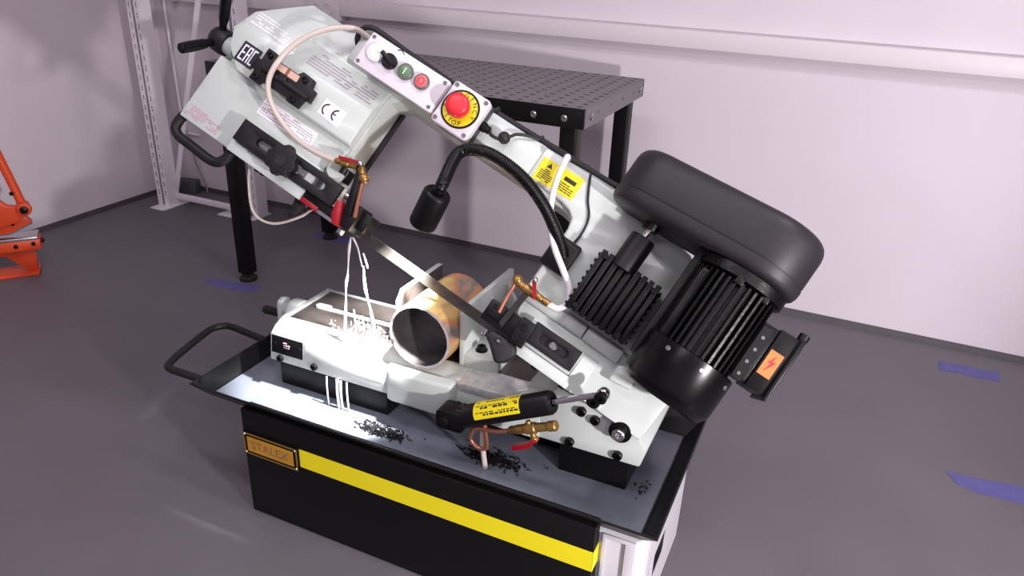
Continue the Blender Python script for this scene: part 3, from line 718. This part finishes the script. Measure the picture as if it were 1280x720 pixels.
# red blade guard and upper guide block
MB(ARM).box(.455, .352, -.012, .014, .02, .070).build('guard_carrier', 'black', bs, bevel=.002)
MB(ARM).box(.403, .352, -.0145, -.007, .0705, .0735).build('guard_strip', 'steel', bs)
MB(ARM).box(.450, .405, -.0145, -.004, .0705, .0735).build('blade_guard', 'red', bs, bevel=.001, label='red blade guard')
MB(ARM).prism([(.376, .034), (.362, .038), (.340, -.012), (.356, -.014), (.368, .004)], .06, .088).build('blade_guard', 'red', bs, bevel=.002, label='red blade guard')
gu = MB(ARM).box(.352, .318, -.008, .05, .01, .078).build('upper_guide_block', 'blacksteel', bs, bevel=.002)
MB(ARM).box(.33, .298, .004, .045, -.01, .055).build('guide_cheek', 'blacksteel', gu, bevel=.002)
MB().lathe(A(.340, -.014, .055), -AV, [(0, .008), (.01, .008), (.012, .006)], 12).build('guide_roller', 'steel', gu)
MB().lathe(A(.358, .052, .07), AU, [(0, .008), (.012, .008)], 12).build('stop_screw', 'steel', gu)
MB(ARM).prism([(.384, .128), (.366, .124), (.330, .02), (.350, .02)], .062, .084).build('guide_post', 'blacksteel', gu, bevel=.002)
# coolant valve on the head
v1 = MB().lathe(A(.43, .0995, .085), (A(.372, .118, .085)-A(.43, .0995, .085)), [(0, .0045), (.004, .007), (.014, .007), (.016, .009), (.032, .009), (.034, .007), (.052, .007)], 12).build('coolant_valve', 'brass', bs)
MB().hexa([A(.424, .113, .094), A(.421, .107, .094), A(.421, .107, .097), A(.424, .113, .097)], [A(.378, .127, .1), A(.380, .119, .1), A(.380, .119, .103), A(.378, .127, .103)]).build('valve_lever', 'red', v1)
MB().ball(A(.372, .124, .1), .007).build('lever_tip', 'steel', v1)
MB().ball(A(.352, .103, .088), .012).build('elbow', 'brass', v1)
MB().lathe(A(.372, .118, .085), A(.352, .103, .088)-A(.372, .118, .085), [(0, .008), (.02, .008)], 12).build('coupling', 'brass', v1)
MB().lathe(A(.40, .100, .085), -AV, [(0, .008), (.016, .008)], 12).build('valve_foot', 'black', v1)
MB().tube([A(.350, .100, .088), A(.345, .085, .088), A(.334, .055, .085), A(.322, .024, .08)], .0045, 8, 5).build('copper_pipe', 'copper', v1)
MB().tube([A(.545, .365, .05), A(.574, .359, .075), A(.615, .323, .09), A(.649, .264, .098), A(.66, .202, .10), A(.650, .155, .10), A(.622, .122, .09), A(.578, .1, .075), A(.527, .09, .075), A(.476, .091, .08), A(.43, .0995, .085)], .0062, 12, 7).build('coolant_hose', 'hose', v1)
# D-shaped lifting handle
MB().tube([A(.822, -.006, .02), A(.828, -.022, .02), A(.826, -.045, .02), A(.808, -.057, .02), A(.77, -.059, .02), (A(.715, -.061, .02)), A(.690, -.055, .02), A(.678, -.035, .02), A(.676, -.006, .02)], .0115, 14, 7).build('lifting_handle', 'blackplastic', bs)
# tension hand wheel
hw = MB().lathe(A(.805, .179, .022), AU, [(0, .022), (.028, .022)], 24).build('tension_boss', 'cast', bs)
hub = MB().lathe(A(.832, .179, .022), AU, [(0, .0275), (.008, .030), (.032, .030), (.042, .024), (.048, .014)], 28).build('tension_handwheel', 'blackplastic', bs)
for (dv, dn_) in ((-.060, .082), (.072, .062), (-.01, -.1)):
    d_ = Vector((0, dv, dn_)).normalized()
    dirw = (AV*d_.y+AN*d_.z+AU*.0).normalized()
    MB().lathe(A(.856, .179, .022)+dirw*.02, dirw, [(0, .0085), (.02, .0085), (.035, .0115), (.075, .0125), (.098, .0115), (.101, .008)], 16).build('spoke_grip', 'blackgloss', hub)
# screws and bracket under the head
for u_ in (.655, .60, .585, .445): bolt(A(u_, -.016, .02), -AV, .006, 'black', fro)
MB(ARM).prism([(.512, -.015), (.488, -.015), (.480, -.058), (.500, -.068)], -.05, -.025).build('stop_bracket', 'blackrubber', fro, bevel=.004)
MB().tube([A(.655, -.012, -.03), A(.628, -.055, -.03), A(.575, -.105, -.03), A(.52, -.100, -.03), A(.47, -.05, -.02), A(.455, -.014, -.02)], .003, 8, 6).build('drain_hose', 'hose', fro)
for u_ in (-.165, -.235): bolt(A(u_, -.016, .02), -AV, .007, 'black', lfo)

# ---- control panel on the beam
cbx = MB(ARM).box(.505, .302, .300, .366, .053, .098).build('control_box', 'boxgrey', bs, bevel=.002)
MB(ARM).prism(rrect(.5085, .3045, .2915, .3695, .003, 2), .098, .118).build('panel_cover', 'panelwhite', cbx, bevel=.0025)
for u_, v_ in ((.500, .361), (.500, .300), (.313, .361), (.313, .300)):
    MB().lathe(A(u_, v_, .118), AN, [(0, .0045), (.0015, .004), (.0015, .002), (.0006, .002)], 10).build('cover_screw', 'btnring', cbx)
def button(u_, v_, r_, ring, face, name, h=.008):
    b_ = MB().lathe(A(u_, v_, .118), AN, [(0, r_), (h, r_), (h+.0015, r_*.92), (h+.0015, r_*.8), (h-.001, r_*.8)], 24).build(name, ring, cbx)
    MB().lathe(A(u_, v_, .1175+h), AN, [(0, r_*.78), (.002, r_*.78), (.003, r_*.7)], 24).build('button_face', face, cbx)
    return b_
button(.475, .334, .0195, 'whitelamp', 'whitelamp', 'indicator_lamp', .006)
sw = MB().lathe(A(.4385, .334, .118), AN, [(0, .0165), (.006, .0165), (.012, .0155), (.014, .013)], 24).build('selector_switch', 'black', cbx)
SWF = Frame(A(.4385, .334, .118), (AU+AV*.35).normalized(), (AV-AU*.35).normalized(), AN)
MB(SWF).box(-.016, .021, -.005, .005, .010, .022).build('selector_lever', 'black', sw, bevel=.002)
MB(ARMT).prism(circ(-.431, .366-.008, .011, 10, 30, 150)+circ(-.431, .366-.008, .009, 10, 150, 30), .1183, .1188).build('selector_scale', 'printblack', cbx)
button(.3965, .3345, .0172, 'btnring', 'greenbtn', 'start_button')
MB(ARM).box(.3975, .3955, .327, .342, .1285, .1290).build('button_mark', 'faintwhite', cbx)
button(.3545, .3355, .0168, 'btnring', 'pinkbtn', 'stop_button')
MB(ARM).plate(circ(.3545, .3355, .0082, 18), [circ(.3545, .3355, .0058, 18)], .1285, .1290).build('button_mark', 'redbtn', cbx)
# emergency stop
eb = MB(ARM).box(.296, .210, .285, .378, .056, .090).build('emergency_stop_box', 'boxdark', bs, bevel=.003)
MB(ARM).prism(rrect(.2985, .2075, .2825, .3805, .008), .090, .116).build('stop_box_cover', 'panelwhite', eb, bevel=.004, seg=3)
for u_, v_ in ((.290, .372), (.290, .291), (.216, .372), (.216, .291)):
    MB().lathe(A(u_, v_, .116), AN, [(0, .005), (.0012, .005), (.0012, .0025), (.0006, .0025)], 12).build('cover_screw', 'btnring', eb)
EC = (.254, .3325)
MB().lathe(A(*EC, .116), AN, [(0, .0412), (.0012, .0412)], 40).build('label_ring', 'black', eb)
MB().lathe(A(*EC, .1173), AN, [(0, .0368), (.0006, .0368)], 40).build('label_disc', 'ystick', eb)
tx = MB()
def ring_text(s, r, start, step, up=True):
    for i, ch in enumerate(s):
        t_ = math.radians(start+step*i)
        a_, b_ = -EC[0]+r*math.cos(t_), EC[1]+r*math.sin(t_)
        text_into(tx, ch, .0135, ARMT, a_, b_, .1179, .1183, rot=(t_-math.pi/2) if up else (t_+math.pi/2))
ring_text('EMERGENCY', .031, 196, -25, True)
ring_text('STOP', .031, 237, 21, False)
tx.build('lettering', 'printblack', eb)
MB().lathe(A(*EC, .1179), AN, [(0, .0185), (.010, .0185), (.014, .024), (.024, .0255), (.033, .0245), (.037, .021), (.039, .012), (.0392, .003)], 32).build('emergency_stop_button', 'redbtn', eb)
MB().lathe(A(.208, .335, .075), -AU, [(0, .011), (.008, .011), (.010, .0085), (.018, .0085), (.02, .006)], 14).build('cable_gland', 'black', eb)
MB().tube([A(.19, .335, .075), A(.178, .329, .08), A(.16, .333, .075), A(.150, .345, .07), A(.141, .362, .062), A(.12, .376, .05), A(.1, .384, .035)], .0036, 8, 6).build('switch_cable', 'blackrubber', eb)
MB().ball(A(.155, .340, .074), .0135, 12, 6).build('cable_knot', 'blackrubber', eb)
# main cable along the top of the beam
MB().tube([A(.555, .335, .04), A(.570, .352, .045), A(.568, .376, .05), A(.548, .388, .05), A(.515, .390, .04), A(.466, .389, .03), A(.382, .388, .022), A(.302, .386, .02), A(.214, .386, .02), A(.131, .388, .02), A(.049, .391, .02), A(-.033, .392, .02), A(-.095, .392, .03)], .0062, 10, 6).build('power_cable', 'blackrubber', bs)
MB().tube([A(.10, .386, .03), A(.03, .382, .045), A(-.03, .385, .045), A(-.09, .388, .045)], .004, 8, 6).build('signal_cable', 'blackrubber', bs)
for u_ in (.098, -.094, .215): MB().lathe(A(u_, .389, .022), AU, [(0, .0095), (.005, .0095)], 12).build('cable_tie', 'blackrubber', bs)
MB().tube([A(-.036, .382, .05), A(-.040, .371, .057), A(-.063, .33, .0585), (A(-.084, .303, .0585)), A(-.092, .269, .0585), A(-.090, .235, .062)], .0026, 8, 6).build('lamp_cable', 'blackrubber', bs)
# yellow warning sticker
ys = MB(ARM).prism([(.063, .306), (-.034, .310), (-.034, .362), (.065, .357)], .0553, .0559).build('warning_sticker', 'ystick', fro)
t = MB(ARMT)
lines_into(t, ARMT, -.057, -.024, .312, .338, 6, .0561, .0564, .92, .006, .014)
lines_into(t, ARMT, -.012, .029, .314, .334, 4, .0561, .0564, .92, .006, .014)
t.box(-.004, .024, .338, .347, .0561, .0564)
t.prism([(-.049, .342), (-.037, .342), (-.043, .353)], .0561, .0564); t.build('sticker_print', 'printblack', ys)

# ---- gooseneck lamp
gl = MB(ARM).prism(rrect(-.053, -.113, .168, .240, .006, 3), .055, .071).build('lamp_base', 'black', bs, bevel=.003)
MB(ARM).prism(rrect(-.064, -.113, .178, .232, .006, 3), .071, .086).build('lamp_base_cap', 'black', gl, bevel=.004)
LT, LB = Vector((.4641, .135, .8802)), Vector((.4264, .135, .806)); ld = (LB-LT).normalized()
neck = [A(-.09, .203, .082), A(-.076, .218, .092), A(-.045, .240, .102), A(.001, .266, .110), A(.06, .286, .115), A(.122, .292, .115), A(.170, .285, .114), A(.205, .256, .112), LT-ld*.022, LT+ld*.006]
def ribbed(t): return .0125
gn = MB()
P_ = spline(neck, 10); acc = []
L = 0; fine = [P_[0]]
for i in range(1, len(P_)):
    seg_ = P_[i]-P_[i-1]; k = max(1, int(seg_.length/.0011))
    for j in range(1, k+1): fine.append(P_[i-1]+seg_*j/k)
N_ = len(fine)
gn.tube(fine, lambda t: .0122+(.0011 if (int(t*(N_-1)+.5) % 4) < 2 else 0), 16, 1)
gn.build('gooseneck', 'blackgloss', gl, smooth=60)
lh = MB().lathe(LT, ld, [(0, .024), (.003, .0275), (.006, .029), (.080, .029), (.0845, .027), (.0845, .0235), (.070, .022)], 32).build('lamp_head', 'black', gl)
MB().lathe(LT+ld*.071, ld, [(0, .0215), (.002, .0215)], 24).build('lamp_lens', mat('lamp_lens_glow', (255, 255, 255), .2, emit=(255, 250, 252), estr=12.0), gl)
for sx in (-1, 1): MB().ball(LT+Vector((.013*sx, -.008, .002)), .0045, 10, 6).build('lamp_screw', 'chrome', gl)
lp_ = D.lights.new('gooseneck_lamp_light', 'SPOT'); lp_.energy = 150; lp_.spot_size = math.radians(50); lp_.spot_blend = .4; lp_.shadow_soft_size = .016
lo_ = D.objects.new('gooseneck_lamp_light', lp_); COL.objects.link(lo_); lo_.location = LT+ld*.088
lo_.rotation_euler = (Vector((.235, .205, .45))-lo_.location).to_track_quat('-Z', 'Y').to_euler()

# ---- gearbox
gx = MB(ARM).prism([(-.152, .168), (-.158, .127), (-.288, .127), (-.292, .248), (-.252, .256), (-.152, .250)], .05, .098).build('gearbox', 'blackgloss', bs, bevel=.005)
for i in range(9):
    u_ = -.159-.0156*i
    MB(ARM).prism([(u_+.0056, .122), (u_-.0056, .122), (u_-.0056, .258), (u_+.0056, .258)], .098, .122).build('cooling_fin', 'blackgloss', gx, bevel=.0015)
for i in range(9):
    v_ = .13+.0145*i
    MB(ARM).box(-.149, -.153, v_-.003, v_+.003, .056, .116).build('cooling_fin', 'blackgloss', gx, bevel=.001)
    MB(ARM).box(-.291, -.296, v_-.003, v_+.003, .056, .112).build('cooling_fin', 'blackgloss', gx, bevel=.001)
for u_, v_ in ((-.165, .247), (-.280, .243), (-.272, .132), (-.170, .135)): bolt(A(u_, v_, .121), AN, .006, 'black', gx)
MB().lathe(A(-.205, .245, .108), AV, [(0, .0265), (.072, .0265), (.075, .0245)], 28).build('worm_housing', 'blackplastic', gx)
MB().lathe(A(-.205, .318, .108), AV, [(0, .0065), (.045, .0065)], 16).build('worm_shaft', 'steel', gx)
MB().lathe(A(-.205, .338, .108), AV, [(0, .017), (.02, .017)], 18).build('shaft_collar', 'black', gx)
# ---- motor
MC = (-.402, .176)
def Q(u, v, n): return ARM.P(u, v, n)
mo = MB().lathe(A(MC[0], .165, MC[1]), AV, [(0, .073), (.172, .073)], 40).build('motor_body', 'blackgloss', bs)
for i in range(40):
    t_ = 2*math.pi*i/40
    if 150 < (math.degrees(t_)) % 360 < 212: continue
    e1 = AU*math.cos(t_)+AN*math.sin(t_); e2 = -AU*math.sin(t_)+AN*math.cos(t_); c_ = A(MC[0], .17, MC[1])
    MB(Frame(c_, e1, e2, AV)).box(.071, .0855, -.0024, .0024, 0, .155).build('cooling_fin', 'blackgloss', mo)
MB(ARM).box(MC[0]+.042, MC[0]+.074, .175, .318, MC[1]+.02, MC[1]+.056).build('motor_pad', 'blackgloss', mo, bevel=.004)
MB().lathe(A(MC[0], .325, MC[1]), AV, [(0, .077), (.006, .0865), (.024, .0865), (.028, .077)], 36).build('end_shield', 'blackgloss', mo)
MB().lathe(A(MC[0], .077, MC[1]), AV, [(0, .040), (.0, .068), (.006, .080), (.022, .0895), (.098, .0895), (.1, .087)], 44).build('fan_cover', mat('fan_cover_black', (5, 5, 6), .27, spec=.3), mo)
for t_ in (60, 105, 150): 
    e1 = AU*math.cos(math.radians(t_))+AN*math.sin(math.radians(t_))
    MB().lathe(A(MC[0], .16, MC[1])+e1*.0892, e1, [(0, .005), (.002, .004)], 10).build('cover_screw', 'btnring', mo)
for u_, n_ in ((MC[0]+.01, .256), (MC[0]-.045, .236)):
    MB(ARM).box(u_-.008, u_+.008, .318, .334, n_-.012, n_+.012).build('end_lug', 'blackgloss', mo, bevel=.002)
# motor mounting plate (between drive housing and motor)
MB(ARM).prism([(-.306, .125), (-.322, .125), (-.322, .352), (-.306, .352)], .02, .19).build('motor_plate', 'blackplastic', mo, bevel=.002)
# terminal box on the side of the motor
JF = Frame(A(MC[0], .24, MC[1]), -AU, AV, AN)
jb = MB(JF).box(.07, .100, -.052, .058, -.05, .052).build('terminal_box', 'blackgloss', mo, bevel=.003)
jb2 = MB(JF).prism([(.100, -.056), (.100, .062), (.135, .062), (.147, .052), (.147, -.046), (.135, -.056)], -.055, .056).build('terminal_cover', 'black', mo, bevel=.003)
MB(JF).box(.137, .145, -.062, .066, -.06, .062).build('cover_lip', 'black', mo, bevel=.002)
MB().lathe(JF.P(.142, .066, .03), AV, [(0, .010), (.012, .010), (.014, .007)], 10).build('cable_gland', 'black', mo)
os_ = MB(JF).box(.104, .129, -.026, .022, .0561, .0567).build('hazard_sticker', 'orangestick', mo)
MB(JF).prism([(.119, .016), (.110, -.001), (.116, -.001), (.111, -.020), (.124, .004), (.117, .004)], .0568, .0572).build('hazard_mark', 'redbtn', os_)
MB(JF).box(.072, .09, -.055, .05, .0521, .0535).build('rating_plate', 'blacksteel', mo)
for v_ in (-.045, -.02, .005, .03): MB(JF).lathe(JF.P(.081, v_, .0535), AN, [(0, .0035), (.002, .0035)], 8).build('rivet', 'btnring', mo)

# ---- belt cover
def stad(r1, r2): return stadium((-.190, .118), (-.408, .190), r1, r2, 18)
bc = MB(ARM_UN)
ringp = [(.083, .087, .3775), (.084, .088, .380), (.085, .089, .384), (.085, .089, .440), (.0835, .0875, .452), (.079, .083, .461), (.072, .076, .4665), (.062, .066, .469)]
def loft(mb, rings, fr):
    o = len(mb.v); n = None
    for r1, r2, v_ in rings:
        pl = stad(r1, r2); n = len(pl)
        for a_, b_ in pl: mb.v.append(fr.P(a_, b_, v_))
    for k in range(len(rings)-1):
        for i in range(n): j = (i+1) % n; mb.f.append([o+k*n+i, o+k*n+j, o+(k+1)*n+j, o+(k+1)*n+i])
    mb.f.append([o+i for i in range(n)][::-1]); mb.f.append([o+(len(rings)-1)*n+i for i in range(n)])
loft(bc, ringp, ARM_UN)
bco = bc.build('belt_cover', 'beltcover', bs, smooth=50)
b2 = MB(); loft(b2, [(.078, .082, .352), (.0825, .0865, .356), (.085, .089, .364), (.086, .090, .3765)], ARM_UN); b2.build('cover_base', 'beltcover', bco, smooth=50)
b3 = MB(); loft(b3, [(.0835, .0875, .3763), (.0835, .0875, .3777)], ARM_UN); b3.build('cover_seam', 'beltcover', bco)

# ================================================================== workpiece, coolant, chips
PX, PZ, PR = .4015, ZT+.0775, .0770
def pipe():
    mb = MB(); seg, ny = 64, 1; y0, y1 = .155, .355; ri = PR-.006
    rings = []
    o = 0
    random.seed(11)
    jag = [random.uniform(-.002, .0016) if i % 2 else random.uniform(-.001, .001) for i in range(seg)]
    for (yy, r_, jg) in ((y1, PR, 0), (y0, PR, 1), (y0, ri, 1), (y1, ri, 0)):
        for i in range(seg):
            t_ = 2*math.pi*i/seg
            mb.v.append(Vector((PX+r_*math.cos(t_), yy+(jag[i] if jg else 0), PZ+r_*math.sin(t_))))
    for k in range(4):
        l = (k+1) % 4
        for i in range(seg): j = (i+1) % seg; mb.f.append([k*seg+i, k*seg+j, l*seg+j, l*seg+i])
    ob_ = mb.build('steel_pipe', 'pipe', smooth=40)
    ob_.data.materials.append(M['pipe_in']); ob_.data.materials.append(mat('cut_steel_rim', (206, 202, 204), .35, metal=.25))
    for p in ob_.data.polygons:
        c_ = p.center+Vector(ob_.location); rr = math.hypot(c_.x-PX, c_.z-PZ)
        if rr < PR-.0045: p.material_index = 1
        elif rr < PR-.0015: p.material_index = 2
    tag(ob_, 'large rusty yellow steel pipe clamped between the vise jaws', 'pipe')
pipe()
def stream(pts, r, label):
    o = MB().tube(pts, r, 8, 6).build('coolant_stream', 'coolant'); tag(o, label, 'liquid', 'coolant falling from the blade guide')
stream([(.2151, .178, .722), (.208, .178, .69), (.2008, .178, .631), (.194, .178, .60), (.1895, .178, .5458), (.180, .178, .453)], lambda t: .0016+.0022*math.sin(t*9)**2, 'longest wavy white coolant stream falling from blade guide onto the bed')
stream([(.2200, .178, .722), (.2321, .178, .70), (.2375, .178, .675), (.242, .178, .655)], lambda t: .0026*(1-.6*t), 'short tapering coolant stream splitting off just below the blade guide')
stream([(.246, .178, .69), (.252, .178, .672), (.256, .178, .655)], lambda t: .0022, 'smallest slanted coolant streak in mid-air below the saw blade')
stream([(.245, .178, .658), (.246, .178, .61), (.252, .178, .58), (.262, .178, .535), (.266, .178, .50)], lambda t: .003-.001*math.cos(t*11), 'thick ragged coolant stream falling in mid-air between blade and bed')
stream([(.212, .178, .54), (.214, .178, .50), (.213, .178, .454)], lambda t: .0018, 'thin coolant stream landing on the bed next to the longest stream')
stream([(.235, .178, .53), (.238, .178, .49)], lambda t: .002, 'shortest thin coolant streak in mid-air just above the bed')
stream([(.256, .178, .545), (.258, .178, .51), (.260, .178, .455)], lambda t: .0016, 'thin coolant stream landing on the bed beside the movable jaw')
SR = 'thin white dribble of coolant running off the bed into the tray'
for x_, z0_, r_ in ((.145, .357, .002), (.176, .358, .004), (.186, .357, .003), (.204, .357, .0022)):
    stream([(x_, .1445, z0_), (x_+.001, .142, .32), (x_+.002, .144, ZF+.0025)], r_, SR if r_ < .0035 else 'thickest white dribble of coolant running off the bed into the tray')
def splash():
    mb = MB(); random.seed(5)
    for i in range(170):
        x_ = min(.30, max(.10, random.gauss(.215, .045))); y_ = random.uniform(.190, .275); r_ = random.uniform(.001, .0028)
        mb.ball((x_, y_, ZT+.001), r_, 6, 4, (random.uniform(1, 3), random.uniform(1, 2), random.uniform(.3, .8)))
        if i % 4 == 0: mb.ball((x_, y_, ZT+.006), .0011, 5, 4, (1, 1, random.uniform(3, 7)))
    o = mb.build('coolant_splash', 'coolant'); tag(o, 'milky coolant splashing on the bed below the streams', 'liquid', None, 'stuff')
splash()
def chips(cx, cy, sx, sy, n, label):
    mb = MB(); random.seed(9)
    for i in range(n):
        x_ = cx+random.gauss(0, sx); y_ = min(.225, cy+random.gauss(0, sy)); s = random.uniform(.0015, .005); z_ = ZF+.004+random.random()*.006*math.exp(-((x_-cx)/sx)**2)
        t_ = random.random()*6.28; d_ = Vector((math.cos(t_), math.sin(t_), random.uniform(-.2, .6)))*s; e_ = Vector((-math.sin(t_), math.cos(t_), 0))*s*.4
        p = Vector((x_, y_, z_)); up = Vector((0, 0, .0012))
        mb.hexa([p-d_-e_, p+d_-e_, p+d_+e_, p-d_+e_], [p-d_-e_+up, p+d_-e_+up, p+d_+e_+up, p-d_+e_+up])
    o = mb.build('metal_chips', 'chips', smooth=0); tag(o, label, 'chips', None, 'stuff')
chips(.325, .108, .03, .009, 420, 'dark wet metal chips piled on the tray floor in the lamp light')
chips(.60, .135, .035, .012, 320, 'dark sludge of metal chips on the tray floor under the brass valve')
chips(.935, .20, .010, .02, 16, 'few dark metal chips in the tray beside the right riser block')
